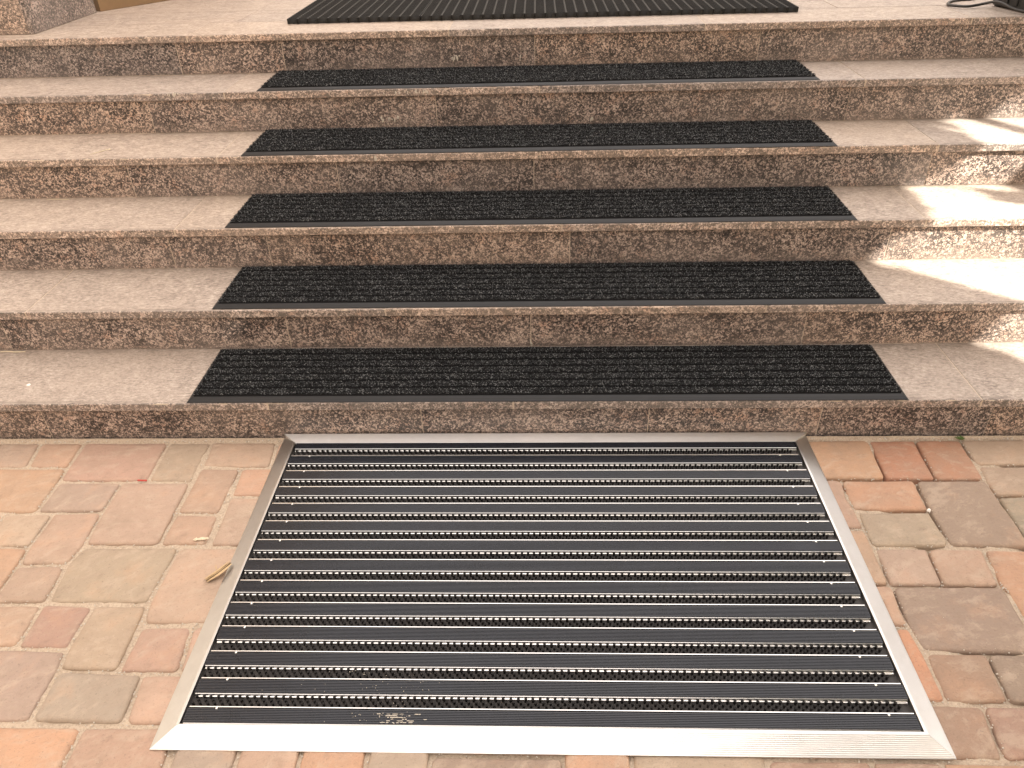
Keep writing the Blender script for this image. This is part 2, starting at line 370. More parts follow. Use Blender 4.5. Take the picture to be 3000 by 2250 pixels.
STONES=[
('g',[(-1.713,0.0),(-1.579,0.0),(-1.558,-0.131),(-1.69,-0.131)]),
('p',[(-1.579,0.0),(-1.439,0.0),(-1.433,-0.133),(-1.558,-0.131)]),
('p',[(-1.439,0.0),(-1.168,-0.0),(-1.158,-0.194),(-1.426,-0.193),(-1.433,-0.133)]),
('g',[(-1.168,-0.0),(-1.03,-0.001),(-1.025,-0.198),(-1.158,-0.194)]),
('k',[(-1.03,-0.001),(-0.822,-0.002),(-0.812,-0.131),(-1.021,-0.128)]),
('p',[(-0.82,-0.002),(-0.723,-0.003),(-0.707,-0.131),(-0.81,-0.131)]),
('o',[(-1.69,-0.131),(-1.433,-0.133),(-1.426,-0.193),(-1.424,-0.323),(-1.708,-0.328)]),
('G',[(-1.426,-0.193),(-1.233,-0.195),(-1.234,-0.318),(-1.424,-0.323)]),
('k',[(-1.233,-0.195),(-1.027,-0.198),(-1.02,-0.446),(-1.223,-0.445),(-1.234,-0.318)]),
('p',[(-1.022,-0.13),(-0.898,-0.133),(-0.897,-0.327),(-1.02,-0.326)]),
('o',[(-0.896,-0.134),(-0.707,-0.133),(-0.705,-0.261),(-0.89,-0.258)]),
('p',[(-1.02,-0.326),(-0.896,-0.328),(-0.892,-0.444),(-1.02,-0.446)]),
('k',[(-0.89,-0.258),(-0.705,-0.261),(-0.69,-0.449),(-0.882,-0.447)]),
('k',[(-1.51,-0.327),(-1.37,-0.325),(-1.37,-0.453),(-1.503,-0.453)]),
('o',[(-1.708,-0.328),(-1.51,-0.327),(-1.503,-0.453),(-1.697,-0.454)]),
('p',[(-1.37,-0.325),(-1.234,-0.318),(-1.223,-0.445),(-1.238,-0.515),(-1.364,-0.518),(-1.37,-0.453)]),
('o',[(-1.503,-0.453),(-1.37,-0.453),(-1.364,-0.518),(-1.363,-0.641),(-1.498,-0.641)]),
('k',[(-1.364,-0.518),(-1.238,-0.515),(-1.226,-0.637),(-1.363,-0.641)]),
('g',[(-1.222,-0.449),(-0.961,-0.451),(-0.967,-0.637),(-1.222,-0.638),(-1.238,-0.515)]),
('k',[(-0.961,-0.451),(-0.694,-0.45),(-0.674,-0.698),(-0.955,-0.698),(-0.967,-0.637)]),
('p',[(-1.349,-0.641),(-1.229,-0.64),(-1.225,-0.765),(-1.342,-0.767)]),
('d',[(-1.229,-0.64),(-1.098,-0.643),(-1.101,-0.772),(-1.223,-0.768)]),
('g',[(-1.098,-0.643),(-0.965,-0.642),(-0.957,-0.828),(-1.093,-0.825),(-1.101,-0.772)]),
('p',[(-0.953,-0.703),(-0.828,-0.702),(-0.816,-0.83),(-0.955,-0.83)]),
('p',[(-0.828,-0.702),(-0.723,-0.701),(-0.709,-0.829),(-0.816,-0.83)]),
('g',[(-1.405,-0.769),(-1.223,-0.768),(-1.1,-0.772),(-1.093,-0.825),(-1.092,-0.951),(-1.359,-0.958)]),
('G',[(-1.092,-0.826),(-0.956,-0.83),(-0.895,-0.833),(-0.887,-0.954),(-1.088,-0.951)]),
('p',[(-0.895,-0.833),(-0.708,-0.832),(-0.704,-0.955),(-0.884,-0.954)]),
('o',[(-1.364,-0.958),(-0.969,-0.958),(-0.968,-1.052),(-0.969,-1.107),(-1.36,-1.113)]),
('p',[(-0.969,-0.958),(-0.769,-0.954),(-0.761,-1.05),(-0.756,-1.104),(-0.969,-1.107),(-0.968,-1.052)]),
('o',[(0.746,0.0),(0.997,0.0),(0.985,-0.187),(0.752,-0.187)]),
('O',[(0.997,0.0),(1.136,0.0),(1.125,-0.19),(0.986,-0.188)]),
('O',[(1.136,0.0),(1.269,0.0),(1.263,-0.131),(1.257,-0.193),(1.125,-0.19)]),
('k',[(1.269,0.0),(1.492,0.0),(1.474,-0.129),(1.266,-0.129)]),
('k',[(1.266,-0.129),(1.474,-0.129),(1.469,-0.259),(1.261,-0.257),(1.258,-0.195)]),
('g',[(1.261,-0.257),(1.469,-0.259),(1.444,-0.45),(1.252,-0.449),(1.258,-0.377)]),
('b',[(1.064,-0.192),(1.257,-0.194),(1.258,-0.377),(1.252,-0.45),(1.054,-0.443),(1.054,-0.327)]),
('o',[(0.858,-0.19),(1.062,-0.192),(1.051,-0.318),(0.855,-0.314),(0.849,-0.267)]),
('p',[(0.795,-0.188),(0.858,-0.19),(0.849,-0.267),(0.855,-0.314),(0.854,-0.385),(0.789,-0.384)]),
('g',[(0.856,-0.32),(1.051,-0.32),(1.051,-0.445),(0.855,-0.448),(0.854,-0.385)]),
('p',[(0.789,-0.384),(0.854,-0.385),(0.855,-0.448),(0.852,-0.57),(0.791,-0.569)]),
('k',[(0.855,-0.449),(0.991,-0.448),(0.981,-0.572),(0.854,-0.571)]),
('p',[(0.991,-0.448),(1.131,-0.45),(1.115,-0.574),(0.981,-0.572)]),
('o',[(1.132,-0.451),(1.318,-0.454),(1.294,-0.762),(1.118,-0.764),(1.121,-0.588),(1.115,-0.573)]),
('b',[(0.854,-0.572),(1.115,-0.573),(1.121,-0.588),(1.118,-0.764),(0.854,-0.759),(0.847,-0.688)]),
('p',[(0.805,-0.57),(0.855,-0.57),(0.846,-0.693),(0.812,-0.696)]),
('O',[(0.812,-0.697),(0.846,-0.695),(0.853,-0.765),(0.849,-0.886),(0.802,-0.884)]),
('d',[(0.854,-0.762),(0.99,-0.763),(0.982,-0.885),(0.849,-0.886)]),
('b',[(0.99,-0.763),(1.128,-0.765),(1.139,-0.888),(0.982,-0.886)]),
('d',[(0.8,-0.887),(0.923,-0.89),(0.909,-1.009),(0.796,-1.009)]),
('d',[(0.923,-0.891),(1.127,-0.889),(1.144,-1.004),(0.909,-1.009)]),
('g',[(-0.751,-0.88),(-0.619,-0.88),(-0.619,-1.26),(-0.751,-1.26)]),
('p',[(-0.619,-0.88),(-0.49,-0.88),(-0.49,-1.26),(-0.619,-1.26)]),
('o',[(-0.49,-0.88),(-0.353,-0.88),(-0.353,-1.26),(-0.49,-1.26)]),
('g',[(-0.353,-0.88),(-0.225,-0.88),(-0.225,-1.26),(-0.353,-1.26)]),
('b',[(-0.225,-1.012),(0.042,-1.012),(0.042,-1.26),(-0.225,-1.26)]),
('o',[(0.042,-0.88),(0.177,-0.88),(0.177,-1.26),(0.042,-1.26)]),
('k',[(0.177,-0.88),(0.444,-0.88),(0.444,-1.26),(0.177,-1.26)]),
('d',[(0.444,-1.012),(0.647,-1.012),(0.647,-1.26),(0.444,-1.26)]),
('d',[(0.647,-1.013),(0.785,-1.013),(0.785,-1.26),(0.647,-1.26)]),
('o',[(0.785,-1.013),(0.977,-1.013),(0.977,-1.26),(0.785,-1.26)]),
('d',[(-0.228,-0.85),(-0.09,-0.85),(-0.09,-1.01),(-0.228,-1.01)]),
('p',[(-0.09,-0.85),(0.043,-0.85),(0.043,-1.01),(-0.09,-1.01)]),
('p',[(0.449,-0.88),(0.629,-0.88),(0.629,-1.01),(0.449,-1.011)]),
]

# ------------------------------------------------------------------ dimensions of the steps
YN = [i * 0.3 for i in range(6)]                      # front of each nosing, step 1..5 and the landing
ZN = [0.1386 + i * 0.15548 for i in range(6)]         # top of each tread
T, OV = 0.0276, 0.0170                                # slab thickness, overhang of the nosing
XA, XB = -3.2, 3.2

# ------------------------------------------------------------------ setting: ground and paving
gmb = MB()
gmb.add([(-60, -60, -0.06), (60, -60, -0.06), (60, 60, -0.06), (-60, 60, -0.06)], [(0, 1, 2, 3)])
tag(gmb.build('ground', M['ground']), kind='structure')

def vnoise(x, y, seed, f):
    """cheap smooth value noise on arrays"""
    r = np.random.default_rng(seed).random((64, 64))
    X, Y = x * f, y * f
    i, j = np.floor(X).astype(int), np.floor(Y).astype(int)
    a, b = X - i, Y - j
    a, b = a * a * (3 - 2 * a), b * b * (3 - 2 * b)
    g = lambda p, q: r[p % 64, q % 64]
    return (g(i, j) * (1 - a) + g(i + 1, j) * a) * (1 - b) + (g(i, j + 1) * (1 - a) + g(i + 1, j + 1) * a) * b

gx = np.arange(-3.4, 3.4001, 0.008); gy = np.concatenate([np.arange(-2.5, -1.25, 0.04), np.arange(-1.25, 0.0096, 0.008)])
GX, GY = np.meshgrid(gx, gy)
lows = np.clip((vnoise(GX + 9, GY + 9, 3, 7) * 0.65 + vnoise(GX + 3, GY + 4, 13, 23) * 0.35 - 0.30) * 2.0, 0, 1)
side = np.clip((GX - 0.5) * 2, 0, 1)                 # joints stand more open on the right
H = -0.0042 - lows * (0.004 + 0.020 * side) - 0.0035 * vnoise(GX + 5, GY + 5, 5, 90)
nearstep = np.clip((GY + 0.014) / 0.012, 0, 1)
H = H * (1 - nearstep) + nearstep * (-0.001 + 0.002 * vnoise(GX, GY + 7, 6, 60))
V = np.stack([GX.ravel(), GY.ravel(), H.ravel()], -1)
ny, nx = GX.shape
idx = np.arange(nx * ny).reshape(ny, nx)
F = np.stack([idx[:-1, :-1], idx[:-1, 1:], idx[1:, 1:], idx[1:, :-1]], -1).reshape(-1, 4)
pavement = tag(link('pavement', quads_mesh('pavement', V, F, M['mortar'], smooth=True)), kind='structure')

STONE_COL = dict(g=(0.320, 0.262, 0.198), G=(0.262, 0.228, 0.178), k=(0.375, 0.282, 0.212), p=(0.410, 0.275, 0.200),
                 o=(0.440, 0.265, 0.175), O=(0.430, 0.220, 0.138), b=(0.265, 0.198, 0.150), d=(0.320, 0.208, 0.150))

def inset(poly, d):
    n = len(poly); out = []
    for i in range(n):
        a, b, c = Vector(poly[i - 1]), Vector(poly[i]), Vector(poly[(i + 1) % n])
        e1, e2 = (b - a).normalized(), (c - b).normalized()
        n1, n2 = Vector((e1.y, -e1.x)), Vector((e2.y, -e2.x))     # inward for clockwise polygons
        m = n1 + n2
        out.append(b + m * (d / max(0.35, n1.dot(m))))
    return out

def rounded(poly, r):
    n = len(poly); out = []
    for i in range(n):
        a, b, c = Vector(poly[i - 1]), Vector(poly[i]), Vector(poly[(i + 1) % n])
        d1, d2 = (a - b), (c - b)
        rr = min(r * random.uniform(0.7, 1.5), d1.length * 0.4, d2.length * 0.4)
        if d1.normalized().dot(d2.normalized()) < -0.93:
            out.append(b); continue
        p, q = b + d1.normalized() * rr, b + d2.normalized() * rr
        for t in (0, 0.33, 0.67, 1): out.append(p * (1 - t) ** 2 + b * 2 * t * (1 - t) + q * t * t)
        # a middle point on the way to the next corner keeps long edges a little uneven
        nxt = c - d2.normalized() * min(r, d2.length * 0.4)
        if (nxt - q).length > 0.05:
            for t in (0.3, 0.65): out.append(q.lerp(nxt, t))
    return out

def stone_geo(mb, poly, gap):
    area = sum(poly[i][0] * poly[(i + 1) % len(poly)][1] - poly[(i + 1) % len(poly)][0] * poly[i][1] for i in range(len(poly)))
    if area > 0: poly = poly[::-1]
    base = rounded(inset(poly, gap), 0.011)
    base = [p + Vector((random.uniform(-1, 1), random.uniform(-1, 1))) * 0.0012 for p in base]
    cx = sum((p for p in base), Vector((0, 0))) / len(base)
    tx, ty, dz = random.uniform(-0.010, 0.010), random.uniform(-0.010, 0.010), random.uniform(-0.0024, 0.0014)
    lev = [(0.0, -0.040, 0), (0.0, -0.0075, 0), (0.0022, -0.0030, 0), (0.0065, -0.0006, 1), (0.017, 0.0004, 1)]
    vs = []; n = len(base)
    for off, z, k in lev:
        for p in base:
            d = (cx - p); q = p + d.normalized() * min(off * 1.25, d.length * 0.5)
            vs.append((q.x, q.y, z + dz + (tx * (q.x - cx.x) + ty * (q.y - cx.y)) + (random.uniform(-0.0005, 0.0005) if k else 0)))
    vs.append((cx.x, cx.y, dz + random.uniform(0.0002, 0.0016)))
    fs = []
    for l in range(len(lev) - 1):
        for i in range(n):
            j = (i + 1) % n
            fs.append((l * n + j, l * n + i, (l + 1) * n + i, (l + 1) * n + j))
    l = len(lev) - 1
    for i in range(n): fs.append((l * n + (i + 1) % n, l * n + i, len(vs) - 1))
    mb.add(vs, fs)

for ci, poly in STONES:
    mb = MB()
    poly = [(x, min(y, -0.010)) for x, y in poly]
    stone_geo(mb, poly, 0.0042 if poly[0][0] < 0.3 else 0.0032)
    o = mb.build('paving_stone', M['stone'], pavement, smooth=True)
    j = random.uniform(0.90, 1.04) * (0.94 if poly[0][0] > 0.3 else 1.0)
    base_c = STONE_COL[ci]
    if poly[0][0] < 0.3 and poly[0][1] > -0.86:
        base_c = tuple(a * 0.62 + m_ * 0.38 for a, m_ in zip(base_c, (0.412, 0.288, 0.222)))
    o.color = tuple(min(0.9, c * j * random.uniform(0.97, 1.03)) for c in base_c) + (1,)

# stones out of the picture on both sides and in front: one joined part
def inside(poly, x, y):
    r = False; n = len(poly)
    for i in range(n):
        x1, y1 = poly[i]; x2, y2 = poly[(i + 1) % n]
        if (y1 > y) != (y2 > y) and x < (x2 - x1) * (y - y1) / (y2 - y1) + x1: r = not r
    return r
C_ = 0.131
NX_, NY_ = 50, 18
occ = np.zeros((NX_, NY_), bool)
for i in range(NX_):
    for j in range(NY_):
        x0, y1 = -3.275 + i * C_, -0.0 - j * C_
        for a in (0.08, 0.5, 0.92):
            for b in (0.08, 0.5, 0.92):
                x, y = x0 + a * C_, y1 - b * C_
                if (abs(x) < 0.80 and y > -1.26) or any(inside(pl, x, y) for _, pl in STONES): occ[i, j] = True
far = MB()
for i in range(NX_):
    for j in range(NY_):
        if occ[i, j]: continue
        w, h = random.choice([(1, 1), (2, 1), (2, 2), (1, 2), (2, 1)])
        while w > 1 and (i + w > NX_ or occ[i:i + w, j:j + h].any()): w -= 1
        while h > 1 and (j + h > NY_ or occ[i:i + w, j:j + h].any()): h -= 1
        occ[i:i + w, j:j + h] = True
        x0, y1 = -3.275 + i * C_, -0.008 - j * C_
        stone_geo(far, [(x0, y1), (x0 + w * C_, y1), (x0 + w * C_, y1 - h * C_), (x0, y1 - h * C_)], 0.004)
o = far.build('outlying_stones', M['stone'], pavement, smooth=True)
o.color = (0.41, 0.295, 0.215, 1); o['kind'] = 'stuff'

# ------------------------------------------------------------------ the granite staircase
stairs = tag(empty('granite_staircase'), 'speckled brown granite steps rising to a landing, pale worn treads, dark risers', 'staircase')

core = MB()
g = 0.0016
prof = [(OV + g, -0.05)]
for i in range(6):
    prof += [(YN[i] + OV + g, ZN[i] - T + g), (YN[i] + g, ZN[i] - T + g), (YN[i] + g, ZN[i] - g)]
    if i < 5: prof += [(YN[i + 1] + OV + g, ZN[i] - g)]
prof += [(4.2, ZN[5] - g), (4.2, -0.05)]
core.extrude_x(prof[::-1], XA + 0.01, XB - 0.01)
core.build('mortar_core', M['grout'], stairs)

def nosed_slab(x0, x1, y0, y1, z0, z1, parent, name='tread_slab'):
    """slab with a hand-worn front arris: the front is cut every 14 mm, chamfer and face vary"""
    mb = MB(); e = 0.0013
    n = max(4, int((x1 - x0) / 0.014))
    xs = np.linspace(x0 + e, x1 - e, n + 1)
    ph = random.uniform(0, 50)
    a = vnoise(xs + ph, xs * 0 + 1.5, 21, 22); b = vnoise(xs + ph, xs * 0 + 4.5, 22, 60)
    chip = np.clip(a - 0.80, 0, 1) * 0.028 + np.clip(b - 0.84, 0, 1) * 0.022
    ch = 0.0016 + 0.0016 * b + chip
    fy = (a - 0.5) * 0.0010
    vs = []
    for k, x in enumerate(xs):
        c = ch[k]; end = k in (0, n)
        vs += [(x, y0 + 0.004, z0), (x, y0 + fy[k] + (0.001 if end else 0), z0 + 0.0025), (x, y0 + fy[k] + (0.001 if end else 0), z1 - c),
               (x, y0 + fy[k] + c * 0.35, z1 - c * 0.35), (x, y0 + fy[k] + c * 1.1, z1 - (0.0007 if end else 0)), (x, y1, z1 - (0.0007 if end else 0)), (x, y1, z0)]
    fs = []; mi = []
    for k in range(n):
        for q in range(7):
            r_ = (q + 1) % 7
            fs.append((k * 7 + q, k * 7 + r_, k * 7 + 7 + r_, k * 7 + 7 + q)[::-1])
            mi.append(1 if q in (4,) else 0)
    fs += [tuple(range(6, -1, -1))[::-1], tuple(range(n * 7, n * 7 + 7))[::-1]]; mi += [0, 0]
    mb.add(vs, fs, mi)
    return mb.build(name, [M['edge'], M['tread']], parent)

J = 0.0013
def spans(seams, a=XA, b=XB):
    s = [a] + sorted(seams) + [b]
    return [(s[i] + J, s[i + 1] - J) for i in range(len(s) - 1)]

NOSE = [[-2.35, -0.829, -0.081, 1.298, 2.5], [-1.691, -0.499, 0.72, 1.93], [-2.45, -1.269, 0.078, 1.30, 2.5],
        [-2.4, -1.185, 0.006, 1.423, 2.6], [-2.43, -1.223, 0.005, 1.236, 2.45], [-2.52, -1.445, -0.363, 0.672, 1.72, 2.7]]
RISE = [[-2.6, -1.558, -0.366, 0.331, 0.848, 1.353, 2.2], [-2.7, -1.803, -0.838, -0.029, 0.861, 1.9], [-2.1, -1.309, -0.957, 0.107, 1.2, 2.1],
        [-2.5, -1.541, -0.75, -0.018, 1.419, 2.4], [-2.4, -1.545, -0.401, 1.194, 2.3], [-2.4, -1.507, -1.062, -0.013, 0.9, 1.764, 2.6]]
for i in range(6):
    z0 = 0.0 if i == 0 else ZN[i - 1]
    yb = YN[i] + 0.3 + OV + 0.012 if i < 5 else 1.7955
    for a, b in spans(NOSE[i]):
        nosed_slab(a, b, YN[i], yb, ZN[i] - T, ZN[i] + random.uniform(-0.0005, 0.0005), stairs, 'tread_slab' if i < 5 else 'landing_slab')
    for a, b in spans(RISE[i]):
        mb = MB(); dy = random.uniform(-0.0008, 0.0008)
        mb.box(a, b, YN[i] + OV + dy, YN[i] + OV + 0.02, z0 + 0.0012 if i else -0.03, ZN[i] - T - 0.0008, c=0.0009)
        mb.build('riser_slab', M['granite'], stairs)
# landing tiles behind the nosing row
rows = [(1.7985, 1.902, [-2.5, -1.90, -1.335]), (1.7985, 2.01, None), ]
def tile(x0, x1, y0, y1):
    mb = MB()
    mb.box(x0 + J, x1 - J, y0 + J, y1 - J, ZN[5] - T, ZN[5] + random.uniform(-0.0004, 0.0004), c=0.0008)
    mb.build('landing_slab', M['tread'], stairs)
for a, b in ((XA, -2.5), (-2.5, -1.90), (-1.90, -1.335)): tile(a, b, 1.797, 1.903)
for a, b in ((-1.335, -0.35), (-0.35, 0.45), (0.45, 1.29), (1.29, 2.2), (2.2, XB)): tile(a, b, 1.797, 2.01)
for a, b in ((XA, -2.2), (-2.2, -1.335)): tile(a, b, 1.903, 2.60)
for a, b in ((-1.335, -0.35), (-0.35, 0.45), (0.45, 1.29), (1.29, 2.2), (2.2, XB)): tile(a, b, 2.01, 2.60)
for y0 in (2.6, 3.2):
    for k in range(7): tile(XA + k * 6.4 / 7, XA + (k + 1) * 6.4 / 7, y0, y0 + 0.6)

# dried plaster splashes on risers and on one nosing
def splash(x, y, z, w, h, n):
    mb = MB()
    for _ in range(n):
        mb = MB()
        cx, cz = x + random.gauss(0, w / 2.2), z + random.gauss(0, h / 3)
        a, b = random.uniform(0.0015, 0.005), random.uniform(0.002, 0.011)
        K = 9; pts = [(cx + a * math.cos(t) * random.uniform(0.6, 1.1), cz + b * math.sin(t) * random.uniform(0.6, 1.1)) for t in [2 * math.pi * q / K for q in range(K)]]
        vs = [(px, y, pz) for px, pz in pts] + [(cx + (px - cx) * 0.7, y - 0.0012, cz + (pz - cz) * 0.7) for px, pz in pts]
        fs = [(q, (q + 1) % K, K + (q + 1) % K, K + q) for q in range(K)] + [tuple(range(K, 2 * K))]
        mb.add(vs, fs)
        mb.build('plaster_splash', M['splash'], stairs)
splash(-0.587, 1.2088, 0.640, 0.035, 0.022, 9)
splash(0.211, 1.2088, 0.626, 0.010, 0.026, 4)
splash(-0.341, 1.5088, 0.808, 0.028, 0.020, 9)
splash(-0.073, 1.5088, 0.802, 0.006, 0.014, 3)
splash(-0.029, 0.3088, 0.155, 0.006, 0.022, 5)
splash(-0.50, 1.1990, 0.747, 0.12, 0.010, 16)
splash(-1.43, 1.1990, 0.757, 0.03, 0.004, 5)
splash(-0.60, 0.8990, 0.59, 0.01, 0.010, 3)

# ------------------------------------------------------------------ pillar on the landing
pil = tag(empty('pillar', (-2.14, 1.612, ZN[5])), 'square pillar clad in dark speckled granite standing on the landing', 'pillar')
z = ZN[5]
def pil_slab(x0, x1, y0, y1, z0, z1):
    mb = MB(); mb.box(x0, x1, y0, y1, z0, z1, c=0.0012)
    o = mb.build('cladding_slab', M['pillar'], pil); o.matrix_parent_inverse = pil.matrix_world.inverted(); return o
bpy.context.view_layer.update()
PX0, PX1, PY0, PY1 = -2.75, -2.142, 1.612, 2.166
for k in range(4):
    z0, z1 = z + 0.001 + k * 0.8, z + 0.8 + k * 0.8 - 0.001
    pil_slab(PX0, PX1 - 0.0225, PY0, PY0 + 0.022, z0, z1)
    pil_slab(PX1 - 0.022, PX1, PY0, PY1, z0, z1)
    pil_slab(PX0, PX1 - 0.0225, PY1 - 0.022, PY1, z0, z1)
    pil_slab(PX0, PX0 + 0.022, PY0 + 0.0225, PY1 - 0.0225, z0, z1)

# ------------------------------------------------------------------ aluminium entrance mat at the foot of the steps
mat = tag(empty('entrance_mat', (0.0057, -1.0099, 0)), 'large aluminium framed entrance mat with black ribbed strips on the paving before the steps', 'entrance mat')
MW, MD, RIM, RH = 1.6162, 1.0172, 0.0475, 0.0175
def rim_profile(h0=0.0022, amp=0.00022):
    """(across, height) from the outer edge to the inner edge, with fine ridges"""
    pts = [(0.0, 0.0), (0.0, h0)]
    N = 11
    for k in range(N):
        a = 0.002 + (RIM - 0.008) * k / N; w = (RIM - 0.008) / N
        h = lambda q: h0 + (RH - h0) * min(1.0, q / (RIM - 0.006))
        pts += [(a + w * 0.08, h(a) - amp * 0.7), (a + w * 0.30, h(a + w * 0.3) + amp), (a + w * 0.78, h(a + w * 0.78) + amp), (a + w * 0.97, h(a + w) - amp * 0.7)]
    pts += [(RIM - 0.004, RH), (RIM - 0.0006, RH), (RIM, RH - 0.0006), (RIM, 0.002), (RIM - 0.002, 0.0)]
    return pts
def rail(side):
    mb = MB(); pr = {'f': rim_profile(), 'b': rim_profile(0.0150, 0.00015)}.get(side) or rim_profile(0.0022, 0.00013); n = len(pr)
    L = MW if side in ('f', 'b') else MD
    A, B = [], []
    for a, h in pr:
        t = a
        if side == 'f': A.append((-MW / 2 + t, a, h)); B.append((MW / 2 - t, a, h))
        if side == 'b': A.append((MW / 2 - t, MD - a, h)); B.append((-MW / 2 + t, MD - a, h))
        if side == 'l': A.append((-MW / 2 + a, MD - t - 0.0004, h)); B.append((-MW / 2 + a, t + 0.0004, h))
        if side == 'r': A.append((MW / 2 - a, t + 0.0004, h)); B.append((MW / 2 - a, MD - t - 0.0004, h))
    vs = A + B
    fs = [(i, (i + 1) % n, (i + 1) % n + n, i + n)[::-1] for i in range(n)] + [tuple(range(n)), tuple(range(2 * n - 1, n - 1, -1))]
    mb.add(vs, fs)
    return mb.build('frame_rail', M['alu'] if side in 'fb' else M['alu_y_shaded'], mat)
for s_ in 'fblr': rail(s_)
tray = MB(); tray.box(-MW / 2 + 0.02, MW / 2 - 0.02, 0.02, MD - 0.02, 0.0008, 0.0030)
tray.build('base_sheet', M['brush'], mat)

PITCH_ = 0.0686
WIN = MW - 2 * RIM - 0.012                     # length of the strips
# one tread profile, local y = 0 at its rear edge, running to -0.0405 at the front, then a low ledge to -0.0448
pf = MB()
out = [(0.0, 0.003), (0.0, 0.0168), (-0.0006, 0.0174), (-0.0025, 0.0174), (-0.0030, 0.0160), (-0.0042, 0.0085), (-0.0362, 0.0085), (-0.0366, 0.0157),
       (-0.0372, 0.0161), (-0.0390, 0.0171), (-0.0398, 0.0168), (-0.0404, 0.0110), (-0.0428, 0.0107), (-0.0433, 0.0100), (-0.0433, 0.003)]
pf.extrude_x(out[::-1], -WIN / 2, WIN / 2)
me_prof = pf.mesh('tread_profile', M['bright'])
rb = MB()
ribs = [(-0.0044, 0.0088), (-0.0044, 0.0152)]
NR = 8
for k in range(NR):
    a = -0.0054 - k * 0.0301 / NR; w = 0.0301 / NR
    ribs += [(a, 0.0152), (a - w * 0.12, 0.0164), (a - w * 0.62, 0.0164), (a - w * 0.74, 0.0152)]
ribs += [(-0.0360, 0.0152), (-0.0360, 0.0088)]
rb.extrude_x(ribs[::-1], -WIN / 2 - 0.003, WIN / 2 + 0.003)
me_rib = rb.mesh('rubber_insert', M['rib'])
sw = MB()
for k in range(3):
    pass
def dome(mb, x, y, z, r, h, seg=10):
    vs = []
    for (q, zz) in ((1.0, 0.0), (0.86, 0.55), (0.5, 0.9)):
        vs += [(x + r * q * math.cos(2 * math.pi * i / seg), y + r * q * math.sin(2 * math.pi * i / seg), z + h * zz) for i in range(seg)]
    vs.append((x, y, z + h))
    fs = [(l * seg + i, l * seg + (i + 1) % seg, (l + 1) * seg + (i + 1) % seg, (l + 1) * seg + i) for l in range(2) for i in range(seg)]
    fs += [(2 * seg + i, 2 * seg + (i + 1) % seg, 3 * seg) for i in range(seg)]
    mb.add(vs, fs)
dome(sw, 0, 0, 0, 0.0026, 0.0014)
me_screw = sw.mesh('screw', M['bright'], True)
# a brush strip and its three staggered rows of tufts
bs_ = MB(); bs_.box(-WIN / 2 + 0.002, WIN / 2 - 0.002, -0.0262, 0.0, 0.0032, 0.0062)
me_bs = bs_.mesh('brush_strip', M['brush'])
tf = MB(); tp = 0.0157; NTF = int((WIN - 0.006) / tp)
for row, (yy, off) in enumerate(((-0.0035, 0.0), (-0.0110, 0.36), (-0.0185, -0.22))):
    for k in range(NTF):
        x = -WIN / 2 + 0.008 + (k + off) * tp + random.uniform(-0.0006, 0.0006)
        if x < -WIN / 2 + 0.001: continue
        r0, r1, zt = 0.0026, 0.0034, 0.0168 + random.uniform(-0.0006, 0.0005)
        lx, ly = random.uniform(-0.0008, 0.0008), random.uniform(-0.0008, 0.0008)
        K = 7; vs = []
        for (r_, zz, q) in ((r0, 0.0058, 0), (r0 * 1.05, 0.011, 0.5), (r1, zt, 1)):
            vs += [(x + lx * q + r_ * math.cos(2 * math.pi * i / K), yy + ly * q + r_ * math.sin(2 * math.pi * i / K), zz) for i in range(K)]
        fs = [(l * K + i, l * K + (i + 1) % K, (l + 1) * K + (i + 1) % K, (l + 1) * K + i) for l in range(2) for i in range(K)] + [tuple(range(2 * K, 3 * K))]
        tf.add(vs, fs)
me_tf = tf.mesh('bristle_tufts', M['tuft'])
MY = 1.0099                                    # local y = world y + MY
rear = [-0.0295] + [-0.0982 - PITCH_ * k for k in range(13)]      # world y of each profile's rear edge
for k, yr in enumerate(rear):
    jx = random.uniform(-0.002, 0.002)
    p_ = link('tread_profile', me_prof, mat, (jx, yr + MY, random.uniform(-0.0003, 0.0003)))
    link('rubber_insert', me_rib, p_)
    if 0 < k:
        for sx in (-1, 1):
            link('screw', me_screw, p_, (sx * (WIN / 2 - 0.055 + random.uniform(-0.006, 0.006)), -0.0046, 0.0160))
    if k < 13:
        kx = {3: 0.006, 10: 0.009}.get(k, 0.0) + random.uniform(-0.001, 0.001)
        b_ = link('brush_strip', me_bs, mat, (kx, yr + MY - 0.0405 - 0.0012, 0))
        t_ = link('bristle_tufts', me_tf, b_); t_['kind'] = 'stuff'

# ------------------------------------------------------------------ ribbed carpet mats on the five treads
W, D = 2.161, 0.303
NRIB = 7
y0r, y1r = 0.0245, D - 0.006
pr_ = (y1r - y0r) / NRIB
def rib_h(u): return 0.0006 + 0.0092 * (1 - np.abs(2 * u - 1) ** 8)
pm = MB()
prof = [(y0r, 0.001)]
for k in range(NRIB):
    for u in (0.0, 0.05, 0.12, 0.25, 0.5, 0.75, 0.88, 0.95): prof.append((y0r + (k + u) * pr_, float(rib_h(np.array(u)))))
prof += [(y1r, 0.003), (y1r, 0.001)]
pm.extrude_x(prof[::-1], -W / 2 + 0.0125, W / 2 - 0.0125)
me_pile = pm.mesh('carpet_pile', M['pile0'])
NF = 105000
fx = rng.uniform(-W / 2 + 0.011, W / 2 - 0.011, NF); ru = rng.random(NF); kk = rng.integers(0, NRIB, NF)
ru = 0.5 + (ru - 0.5) * 0.74
fy = y0r + (kk + ru) * pr_
keep = ~((np.abs(fx) > W / 2 - 0.03) & (fy > D - 0.03) & ((np.abs(fx) - W / 2 + 0.03) ** 2 + (fy - D + 0.03) ** 2 > 0.03 ** 2))
fx, fy, ru = fx[keep], fy[keep], ru[keep]; NF = len(fx)
fz = rib_h(ru)
